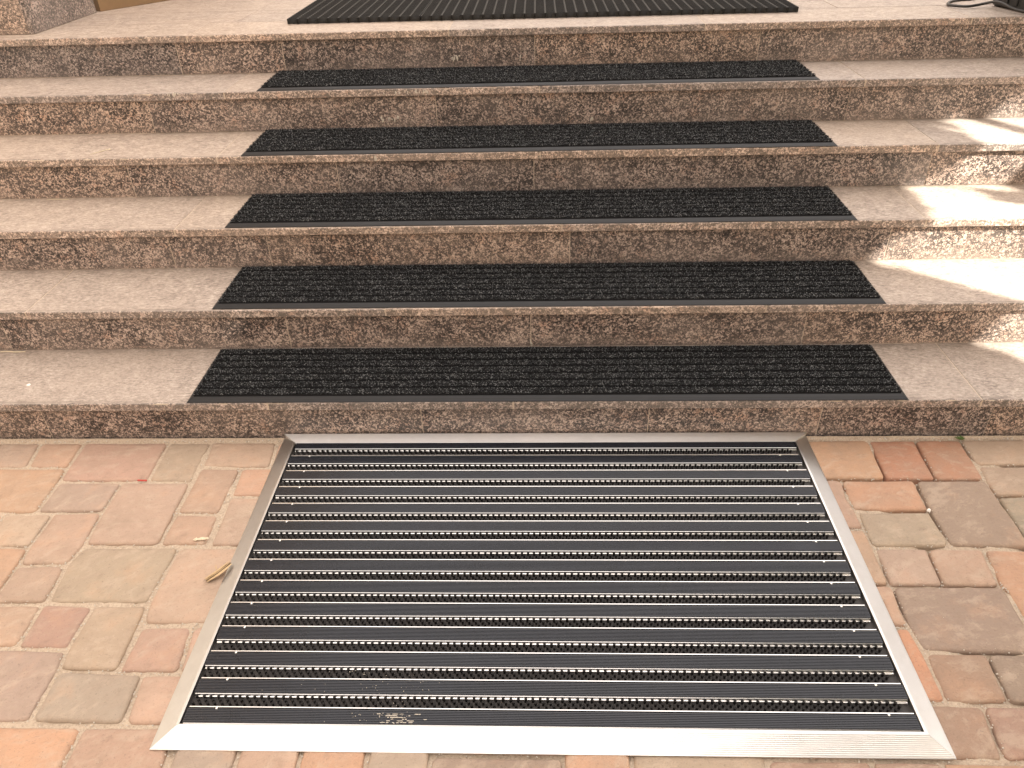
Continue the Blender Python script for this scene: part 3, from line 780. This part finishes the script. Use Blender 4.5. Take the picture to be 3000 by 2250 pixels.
an = rng.uniform(0, 2 * np.pi, NF); ln = rng.uniform(0.003, 0.0075, NF); wd = rng.uniform(0.0005, 0.0010, NF)
hh = rng.uniform(0.0012, 0.0042, NF)
mi = rng.choice([0, 1, 2], NF, p=[0.48, 0.42, 0.10])
wd = np.where(mi == 2, wd * 1.15, wd)
dx, dy = np.cos(an), np.sin(an); px, py = -dy, dx
def P_(t, h, w): return np.stack([fx + dx * ln * t + px * w, fy + dy * ln * t * 0.30 + py * w, np.maximum(fz + h, 0.002)], -1)
bend = rng.uniform(-0.0015, 0.0015, NF)
V = np.stack([P_(0, -0.001, -wd), P_(0, -0.001, wd), P_(0.5, hh, -wd + bend), P_(0.5, hh, wd + bend), P_(1.0, hh * rng.uniform(0.2, 1.3, NF), -wd * 0.6), P_(1.0, hh * 0.8, wd * 0.6)], 1).reshape(-1, 3)
b0 = np.arange(NF)[:, None] * 6
F = np.concatenate([b0 + np.array([[0, 1, 3, 2]]), b0 + np.array([[2, 3, 5, 4]])], 0)
me_fib = quads_mesh('pile_fibres', V, F, [M['pile0'], M['pile1'], M['pile2']], np.concatenate([mi, mi]))
eb = MB()
o4 = [(-W / 2, 0), (W / 2, 0), (W / 2, D), (-W / 2, D)]
i4 = [(-W / 2 + 0.013, 0.0245), (W / 2 - 0.013, 0.0245), (W / 2 - 0.013, D - 0.005), (-W / 2 + 0.013, D - 0.005)]
m4 = [((a[0] + b[0]) / 2, (a[1] + b[1]) / 2) for a, b in zip(o4, i4)]
vs = [(x, y, 0.0004) for x, y in o4] + [(x, y, 0.0014) for x, y in o4] + [(x, y, 0.0050) for x, y in m4] + [(x, y, 0.0066) for x, y in i4] + [(x, y, 0.0012) for x, y in i4]
eb.add(vs, [(l * 4 + i, l * 4 + (i + 1) % 4, (l + 1) * 4 + (i + 1) % 4, (l + 1) * 4 + i) for l in range(4) for i in range(4)])
me_edge = eb.mesh('rubber_edge', M['rubber'])
SM = [(0.0033, 0.0015, -0.0011), (0.0121, 0.0055, -0.0036), (-0.0108, 0.0045, -0.0036), (-0.0136, 0.0021, -0.0014), (-0.0144, 0.0048, 0.0010)]
WORDS = ['black ribbed carpet mat on the lowest step, just above the aluminium mat', 'black ribbed carpet mat on the second step from the bottom',
         'black ribbed carpet mat on the middle one of the five carpeted steps', 'black ribbed carpet mat on the fourth step from the bottom',
         'black ribbed carpet mat on the topmost carpeted step, shortest looking, just below the landing']
for i, (x, e, r_) in enumerate(SM):
    t_ = empty('stair_mat', (x, YN[i] + e, ZN[i] + 0.0012)); t_.rotation_euler = (0, 0, r_)
    tag(t_, WORDS[i], 'stair mat', 'ribbed carpet mats on the steps')
    link('carpet_pile', me_pile, t_); f_ = link('pile_fibres', me_fib, t_); f_['kind'] = 'stuff'
    link('rubber_edge', me_edge, t_)

# ------------------------------------------------------------------ hollow rubber mats on the landing
def hollow(x0, nx, ny, label):
    t_ = tag(empty('rubber_grid_mat', (x0, 1.706, ZN[5] + 0.001)), label, 'rubber mat', 'hollow rubber mats on the landing')
    px, py, w, hz = 0.0443, 0.0300, 0.0030, 0.021
    cx, cy = 0.0424, 0.0258
    V, F = [], []
    ring = np.array([(0, 0), (cx, 0), (cx, cy), (0, cy)]); inn = np.array([(w, w * .6), (cx - w, w * .6), (cx - w, cy - w * .6), (w, cy - w * .6)])
    base = np.concatenate([np.c_[ring, np.full(4, 0.001)], np.c_[ring, np.full(4, hz)], np.c_[inn, np.full(4, hz)], np.c_[inn, np.full(4, 0.001)]])
    fb = [(l * 4 + i, l * 4 + (i + 1) % 4, (l + 1) * 4 + (i + 1) % 4, (l + 1) * 4 + i) for l in range(3) for i in range(4)]
    gx_, gy_ = np.meshgrid(np.arange(nx) * px, np.arange(ny) * py); off = np.stack([gx_.ravel(), gy_.ravel(), 0 * gx_.ravel()], -1)
    V = (base[None] + off[:, None]).reshape(-1, 3); n = len(off)
    F = (np.array(fb)[None] + (np.arange(n) * 16)[:, None, None]).reshape(-1, 4)
    link('cell_rings', quads_mesh('cell_rings', V, F, M['ring']), t_)
    web = MB()
    for k in range(nx - 1): web.box(k * px + cx - 0.001, (k + 1) * px + 0.001, 0.004, ny * py - 0.006, 0.004, 0.0205)
    for k in range(ny - 1): web.box(0.003, nx * px - 0.010, k * py + cy - 0.001, (k + 1) * py + 0.001, 0.0045, 0.016)
    web.build('connecting_webs', M['ring'], t_)
hollow(-1.078, 13, 26, 'black hollow rubber grid mat at left of the pair on the landing, running further back')
hollow(-1.078 + 13 * 0.0443 + 0.003, 36, 20, 'wider black hollow rubber grid mat at right of the pair on the landing')

# ------------------------------------------------------------------ equipment case and its cable, right of the landing
case = tag(empty('equipment_case', (1.905, 1.765, ZN[5])), 'black plastic equipment case at the right end of the landing', 'case')
case.rotation_euler = (0, 0, math.radians(8))
c_ = MB(); c_.box(0.008, 0.36, -0.30, -0.002, 0.006, 0.21, c=0.006)
c_.build('case_body', M['black'], case)
c_ = MB(); c_.box(0.0, 0.368, -0.306, 0.004, 0.212, 0.27, c=0.008); c_.build('lid', M['black'], case)
for k in range(5):
    c_ = MB(); c_.box(0.0025, 0.0085, -0.28 + k * 0.058, -0.28 + k * 0.058 + 0.02, 0.02, 0.19, c=0.002); c_.build('stiffening_rib', M['black'], case)
for (a, b) in ((0.02, -0.03), (0.02, -0.28), (0.33, -0.03), (0.33, -0.28)):
    c_ = MB(); c_.box(a, a + 0.03, b, b + 0.02, 0.0, 0.0065); c_.build('foot', M['black'], case)
c_ = MB(); c_.box(-0.010, 0.006, -0.012, 0.012, 0.045, 0.11, c=0.003); c_.build('corner_catch', M['black'], case)
c_ = MB(); c_.tube([(0.10, -0.15, 0.27), (0.10, -0.15, 0.30), (0.12, -0.15, 0.315), (0.24, -0.15, 0.315), (0.26, -0.15, 0.30), (0.26, -0.15, 0.27)], 0.009, 8); c_.build('handle', M['black'], case, smooth=True)

def spline(pts, n=8):
    P = [Vector(p) for p in pts]; P = [P[0] * 2 - P[1]] + P + [P[-1] * 2 - P[-2]]; out = []
    for i in range(1, len(P) - 2):
        for k in range(n):
            t = k / n; a, b, c, d = P[i - 1:i + 3]
            out.append(0.5 * ((2 * b) + (c - a) * t + (2 * a - 5 * b + 4 * c - d) * t * t + (3 * b - a - 3 * c + d) * t ** 3))
    out.append(P[-2]); return out
zl = ZN[5] + 0.0055
cb = MB()
cb.tube(spline([(2.02, 2.06, zl), (1.93, 1.93, zl), (1.826, 1.889, zl), (1.768, 1.831, zl), (1.742, 1.765, zl + 0.002), (1.752, 1.722, zl + 0.004), (1.785, 1.702, zl + 0.004),
                (1.835, 1.718, zl + 0.006), (1.865, 1.716, zl + 0.012), (1.876, 1.68, zl + 0.022), (1.882, 1.63, zl + 0.026), (1.905, 1.56, zl + 0.012), (1.955, 1.515, zl + 0.003),
                (2.03, 1.488, zl - 0.018), (2.10, 1.475, zl - 0.10), (2.16, 1.40, zl - 0.1505), (2.3, 1.36, zl - 0.1545)]), 0.0055, 8)
tag(cb.build('power_cable', M['cable'], smooth=True), 'dark round power cable looping beside the black case and over the landing edge', 'cable')

# brown upright panel added in place of golden light on the landing floor
spill_panel = tag(empty('light_spill_panel', (-2.135, 2.19, ZN[5])), 'golden brown upright panel added behind the pillar in place of light spilled on the floor', 'spill_panel')
spill_panel.rotation_euler = (0, 0, math.radians(57))
d_ = MB(); d_.box(0, 0.9, 0, 0.045, 0.0006, 2.1, c=0.0015); d_.build('brown_panel', M['spill_brown'], spill_panel)
d_ = MB(); d_.tube([(0.80, -0.04, 1.0), (0.80, -0.045, 1.02), (0.70, -0.045, 1.02)], 0.009, 8); d_.build('handle', M['bright'], spill_panel, smooth=True)

# ------------------------------------------------------------------ litter on the paving and treads
def ribbon(mb, pts, widths, mi=0, twist=0.0, thick=0.0006):
    pts = [Vector(p) for p in pts]; n = len(pts); vs = []
    for i, p in enumerate(pts):
        d = (pts[min(i + 1, n - 1)] - pts[max(i - 1, 0)]).normalized()
        s_ = d.cross(Vector((0, 0, 1))).normalized(); u_ = s_.cross(d)
        a = twist * i / (n - 1); s2 = s_ * math.cos(a) + u_ * math.sin(a); u3 = s2.cross(d)
        vs += [p - s2 * widths[i], p + s2 * widths[i], p + s2 * widths[i] + u3 * thick, p - s2 * widths[i] + u3 * thick]
    fs = []
    for i in range(n - 1):
        for q in range(4): fs.append((i * 4 + q, i * 4 + (q + 1) % 4, i * 4 + 4 + (q + 1) % 4, i * 4 + 4 + q))
    fs += [(3, 2, 1, 0), tuple((n - 1) * 4 + q for q in range(4))]
    mb.add(vs, fs, mi)
hk = tag(empty('dry_husk', (-0.822, -0.544, 0.0)), 'curled dry straw coloured husk lying against the left rail of the aluminium mat', 'dry husk')
A, B = Vector((-0.022, -0.026, 0.003)), Vector((0.025, 0.025, 0.012))
for name, off, wid, tw, m_ in (('shell_blade', (-0.0068, 0.0010), 0.0034, 0.4, 'husk'), ('shell_blade', (0.0068, 0.0016), 0.0032, -0.4, 'husk'), ('shell_blade', (0.0008, 0.0034), 0.0011, 0.3, 'husk'), ('dark_lining', (0.0, 0.0004), 0.0085, 0.1, 'husk_dark')):
    mb = MB(); pts = []; n = 10
    nrm = Vector((0.72, -0.69, 0))
    for i in range(n):
        t = i / (n - 1); p = A.lerp(B, t) + nrm * (off[0] + 0.009 * math.sin(t * 3.1)) + Vector((0, 0, off[1] + 0.006 * math.sin(t * math.pi)))
        pts.append(p)
    ribbon(mb, pts, [wid * (0.25 + 0.75 * math.sin(math.pi * min(1, 0.08 + 0.9 * i / (n - 1)))) for i in range(n)], 0, tw)
    mb.build(name, M[m_], hk)
mb = MB(); ribbon(mb, [(-0.004, 0.004, 0.010), (-0.007, 0.010, 0.014), (-0.008, 0.014, 0.016)], [0.0014, 0.0011, 0.0004]); mb.build('loose_strand', M['husk'], hk)

mb = MB(); mb.box(-0.0145, 0.0145, -0.0022, 0.0022, 0.0, 0.005, c=0.0012)
o = tag(mb.build('plastic_sliver', M['red'], loc=(-1.172, -0.1945, 0.0)), 'small red plastic sliver lying in a joint of the paving at left', 'plastic bit'); o.rotation_euler = (0, 0, -0.03)
mb = MB()
for (cx, cy, rx, ry, n_) in ((-0.011, -0.001, 0.008, 0.006, 11), (0.004, 0.001, 0.011, 0.0055, 13), (0.016, 0.004, 0.006, 0.004, 9)):
    rim = []
    for q_ in range(n_):
        t = 2 * math.pi * q_ / n_; f = random.uniform(0.65, 1.2)
        rim.append((cx + rx * f * math.cos(t), cy + ry * f * math.sin(t), random.uniform(0.0004, 0.0032)))
    mb.add(rim + [(x, y, z_ - 0.0004) for x, y, z_ in rim] + [(cx, cy, 0.0036), (cx, cy, 0.0)],
           [(q_, (q_ + 1) % n_, 2 * n_) for q_ in range(n_)] + [(n_ + (q_ + 1) % n_, n_ + q_, 2 * n_ + 1) for q_ in range(n_)] +
           [(q_, n_ + q_, n_ + (q_ + 1) % n_, (q_ + 1) % n_) for q_ in range(n_)])
tag(mb.build('paper_scrap', M['straw'], loc=(-0.912, -0.428, 0.001)), 'small pale crumpled scrap lying on the paving left of the mat', 'scrap')
def straw(x0, y0, x1, y1, z, label, r_=0.0012, knot=False):
    mb = MB(); m = Vector(((x0 + x1) / 2, (y0 + y1) / 2, z)); a, b = Vector((x0, y0, z)) - m, Vector((x1, y1, z)) - m
    mb.tube([a + Vector((0, 0, 0.0014)), a.lerp(b, 0.35) + Vector((0.002, 0.003, 0.0022)), a.lerp(b, 0.7) + Vector((-0.001, -0.002, 0.0022)), b + Vector((0, 0, 0.002))], [r_ * 0.6, r_, r_, r_ * 0.8], 6)
    if knot: dome(mb, b.x, b.y, 0.0, 0.004, 0.004)
    tag(mb.build('straw', M['straw'], loc=m, smooth=True), label, 'straw', 'dry straws on the treads')
straw(-1.684, 0.951, -1.639, 1.013, ZN[3], 'thin dry straw with a knot at one end, on the fourth tread at left', knot=True)
straw(-1.885, 0.9035, -1.797, 0.9035, ZN[2], 'dry straw lying along the back of the middle tread at left')
straw(-1.86, 0.3035, -1.752, 0.3045, ZN[0], 'pale stick lying along the back of the lowest tread at far left', 0.002)
mb = MB(); dome(mb, 0, 0, 0, 0.0052, 0.007, 10)
tag(mb.build('white_pebble', M['white'], loc=(1.051, -0.314, -0.003), smooth=True), 'tiny white pebble lodged in an open paving joint right of the mat', 'pebble')
mb = MB(); dome(mb, 0, 0, 0, 0.0062, 0.0022, 9)
tag(mb.build('plaster_chip', M['white'], loc=(-1.631, 0.108, ZN[0])), 'small white plaster chip on the lowest tread at left', 'chip')
wd_ = MB()
for k in range(22):
    a = random.uniform(0, 6.28); L_ = random.uniform(0.006, 0.016); e = random.uniform(0.4, 1.2)
    d = Vector((math.cos(a), math.sin(a) * 0.6 - 0.3, 0)).normalized()
    ribbon(wd_, [(0, 0, 0), d * L_ * 0.6 + Vector((0, 0, L_ * 0.5 * e)), d * L_ + Vector((0, 0, L_ * 0.55 * e))], [0.0008, 0.0024, 0.0006])
tag(wd_.build('weed', M['weed'], loc=(1.269, -0.006, -0.002)), 'tiny green weed sprouting where the paving meets the lowest riser at right', 'weed')

# sand grains and mortar crumbs along the joints
gm = MB()
edges = []
for _, pl in STONES:
    for i in range(len(pl)): edges.append((pl[i], pl[(i + 1) % len(pl)]))
def crumb(x, y, z, r):
    K = 5; ph = random.uniform(0, 6)
    vs = [(x + r * math.cos(ph + 2 * math.pi * i / K) * random.uniform(0.7, 1.2), y + r * math.sin(ph + 2 * math.pi * i / K) * random.uniform(0.7, 1.2), z) for i in range(K)]
    vs += [(x + (a - x) * 0.6, y + (b - y) * 0.6, z + r * 0.9) for a, b, _ in vs]
    gm.add(vs, [(i, (i + 1) % K, K + (i + 1) % K, K + i) for i in range(K)] + [tuple(range(K, 2 * K))])
for k in range(1500):
    a, b = random.choice(edges); t = random.random(); x, y = a[0] + (b[0] - a[0]) * t, a[1] + (b[1] - a[1]) * t
    if abs(x) < 0.8 and y > -1.0: continue
    if y > -0.001: y -= 0.008
    crumb(x + random.gauss(0, 0.003), y + random.gauss(0, 0.003), -0.003, random.uniform(0.0006, 0.0024))
for k in range(260): crumb(random.uniform(-1.8, 1.6), -0.004 - abs(random.gauss(0, 0.005)), -0.001, random.uniform(0.0007, 0.003))
for k in range(60): crumb(random.gauss(-0.33, 0.05), -0.93 + random.gauss(0, 0.03), 0.0168, random.uniform(0.0004, 0.0013))
rib_y = [-0.0054 - (k + 0.37) * 0.0301 / NR for k in range(NR)]
for k in range(55):                                 # dried mud trodden into the last ribbed strip
    yy = rear[13] + random.choice(rib_y[2:]); xx = random.gauss(-0.305, 0.024); L_ = random.uniform(0.002, 0.009)
    gm.box(xx, xx + L_, yy - random.uniform(0.0004, 0.0010), yy + random.uniform(0.0004, 0.0010), 0.0164, 0.0164 + random.uniform(0.0003, 0.0009))
for k in range(60):
    crumb(random.gauss(-0.36, 0.09), random.uniform(-0.90, -0.83), 0.0166, random.uniform(0.0004, 0.0012))
for k in range(260): crumb(random.uniform(-1.9, 1.6), random.uniform(-1.15, -0.02), 0.0006, random.uniform(0.0004, 0.0011))
for k in range(320):
    i = random.randrange(5); crumb(random.uniform(-2.1, 1.95), YN[i] + 0.3 - abs(random.gauss(0, 0.09)), ZN[i], random.uniform(0.0005, 0.0013))
tag(gm.build('grit', M['splash']), kind='stuff')

# ------------------------------------------------------------------ unseen surroundings added to shape the light: walls, opposite block, tree
sw_ = tag(empty('added_side_wall', (-4.4, 0, 0)), 'unseen grey plastered wall added left of the steps to darken the left rail reflection', 'wall')  # not in view, added for bounce and a darker left rail
s_ = MB(); s_.box(-4.8, -4.4, -3.0, 4.6, -0.06, 8.0, c=0.01); o = s_.build('wall_face', M['plaster'], sw_); o.location = (4.4, 0, 0)
ew = tag(empty('added_entrance_wall', (0, 4.6, 0)), 'unseen grey plastered entrance wall added at the back of the landing for bounced light', 'wall')  # not in view, added for bounce; kept low so the rear rail reflects sky
s_ = MB(); s_.box(-4.39, 5.2, 4.62, 5.0, -0.06, 2.7, c=0.01); o = s_.build('wall_face', M['plaster'], ew); o.location = (0, -4.6, 0)

rw = tag(empty('added_return_wall', (5.2, 3, 0)), 'unseen grey plastered return wall added at right to darken the right rail reflection', 'wall')  # not in view, added to give the right rail something dark to reflect
s_ = MB(); s_.box(5.21, 5.6, 1.6, 4.6, -0.06, 2.7, c=0.01); o = s_.build('wall_face', M['plaster'], rw); o.location = (-5.2, -3, 0)

ob = tag(empty('added_opposite_block', (-4, -10, -0.06)), 'unseen plain grey block added behind the camera to cut off low front sky light', 'building')  # not in view, added to block low sky and deepen the nosing shadows
s_ = MB(); s_.box(-11, 9, -3.0, 0.0, 0, 8.0, c=0.02); s_.build('wall_face', M['plaster'], ob)
for f_ in range(2):
    for k in range(7):
        s_ = MB(); s_.box(-9.9 + k * 2.6, -8.5 + k * 2.6, 0.001, 0.05, 1.4 + f_ * 3.3, 3.2 + f_ * 3.3, c=0.01); s_.build('window', M['black'], ob)

U_ = Vector((0, 0, 1)).cross(SUN).normalized(); V_ = SUN.cross(U_)
def suv(p): p = Vector(p); return (p.dot(U_), p.dot(V_))
z1_, z2_, z3_, z4_ = ZN[0], ZN[1], ZN[2], ZN[3]
GAPS = [  # outlines of the sun patches; leaves are left out inside them
    [(1.37, .903, z3_), (1.423, .909, z3_), (1.657, .68, z3_), (1.80, .555, z3_), (1.9, .60, z3_), (1.423, .602, z3_)],
    [(1.258, .61, .296), (1.345, .61, .425), (2.3, .61, .425), (2.3, .61, .296)],
    [(1.257, .606, z2_), (2.3, .606, z2_), (2.3, .30, z2_), (1.60, .30, z2_)],
    [(1.529, .31, .141), (1.60, .31, .255), (2.3, .31, .255), (2.3, .31, .141)],
    [(1.531, .31, z1_), (2.3, .31, z1_), (2.3, .08, z1_), (1.78, .08, z1_)],
    [(1.618, 1.212, z4_), (1.663, 1.209, z4_), (1.757, .978, z4_), (1.80, .90, z4_), (1.60, .90, z4_), (1.61, .945, z4_)],
    [(1.711, 1.206, z4_), (2.0, 1.206, z4_), (2.0, .95, z4_), (1.82, .955, z4_), (1.783, 1.03, z4_)],
    [(1.716, 1.21, .607), (1.802, 1.21, .606), (1.80, 1.21, .69), (1.755, 1.21, .68)],
    [(1.575, .91, .461), (1.556, .91, .545), (1.715, .91, .575), (1.65, .91, .461)],
    [(1.685, .91, .456), (1.75, .91, .575), (2.0, .91, .575), (2.0, .91, .456)],
    [(1.61, .915, z3_), (1.645, .915, z3_), (1.74, .74, z3_), (1.715, .74, z3_)],
]
def grow(g_, d):
    n = len(g_); A_ = sum(g_[i][0] * g_[(i + 1) % n][1] - g_[(i + 1) % n][0] * g_[i][1] for i in range(n))
    if A_ > 0: g_ = g_[::-1]
    return [tuple(p) for p in inset(g_, -d)]
GAPS = [grow([suv(p) for p in g_], d_) for g_, d_ in zip(GAPS, (.012, .03, .03, .03, .03, .006, .014, .012, .012, .012, .004))]
tree = tag(empty('added_shade_tree', (4.3, -2.3, -0.06)), 'unseen leafy tree added at right to shade the steps, with gaps cut for the sun patches', 'tree')  # not in view, added to shade the steps; crown stencilled by GAPS
tc = Vector((0.3, 0.7, 0.45)) + SUN * 5.6
NL = 52000
rr_, ph_ = np.sqrt(rng.random(NL)) * (1 + 0.10 * np.sin(rng.random(NL) * 40)), rng.uniform(0, 2 * np.pi, NL)
un, vn, sn = np.array(U_), np.array(V_), np.array(SUN)
ctr = np.array(tc) + (rr_ * np.cos(ph_))[:, None] * 3.5 * un + (rr_ * np.sin(ph_))[:, None] * 2.7 * vn + np.clip(rng.normal(size=(NL, 1)), -2, 2) * 0.55 * (1.15 - 0.6 * rr_[:, None]) * sn
ax = rng.normal(size=(NL, 3)); ax /= np.linalg.norm(ax, axis=1)[:, None]
nr = sn[None] * 0.8 + rng.normal(size=(NL, 3)) * 0.6; nr /= np.linalg.norm(nr, axis=1)[:, None]
ax = ax - (ax * nr).sum(1)[:, None] * nr; ax /= np.linalg.norm(ax, axis=1)[:, None]; bx = np.cross(nr, ax)
sz = rng.uniform(0.06, 0.105, NL)[:, None]
quad = np.stack([ctr - ax * sz, ctr - bx * sz * 0.5 + nr * sz * .1, ctr + ax * sz, ctr + bx * sz * 0.5 + nr * sz * .1], 1)
uu, vv = quad @ un, quad @ vn
bad = np.zeros(NL, bool)
for g_ in GAPS:
    for c in range(5):
        pu, pv = (uu[:, c], vv[:, c]) if c < 4 else (uu.mean(1), vv.mean(1))
        ins = np.zeros(NL, bool); n = len(g_)
        for i in range(n):
            (x1, y1), (x2, y2) = g_[i], g_[(i + 1) % n]
            if y1 == y2: continue
            ins ^= ((y1 > pv) != (y2 > pv)) & (pu < (x2 - x1) * (pv - y1) / (y2 - y1) + x1)
        bad |= ins
quad = quad[~bad]; NL = len(quad)
V = quad.reshape(-1, 3) - np.array(tree.location)
link('crown', quads_mesh('crown', V, np.arange(NL * 4).reshape(-1, 4), M['leaf']), tree)
tr = MB()
rel = tc - tree.location
def limb(a, b, r0, r1, n=7):
    a, b = Vector(a), Vector(b); pts = []
    for i in range(n):
        t = i / (n - 1); pts.append(a.lerp(b, t) + Vector((random.gauss(0, .03), random.gauss(0, .03), 0.25 * math.sin(t * 3.14) * (b - a).length * 0.2)))
    tr.tube(pts, [r0 + (r1 - r0) * i / (n - 1) for i in range(n)], 9)
tr.tube([(0, 0, 0), (0.02, 0.01, 0.5), (0.06, -0.03, 1.3), (0.05, -0.05, 2.2), (0.0, 0.0, 3.2)], [0.20, 0.15, 0.13, 0.11, 0.08], 12)
for k in range(7):
    a = 0.4 + k * 0.9; lim = rel + Vector(U_) * 2.3 * math.cos(a) + Vector(V_) * 1.7 * math.sin(a)
    limb((0.02, -0.02, 1.5 + 0.12 * k), lim, 0.06, 0.015)
tr.build('trunk', M['bark'], tree, smooth=True)
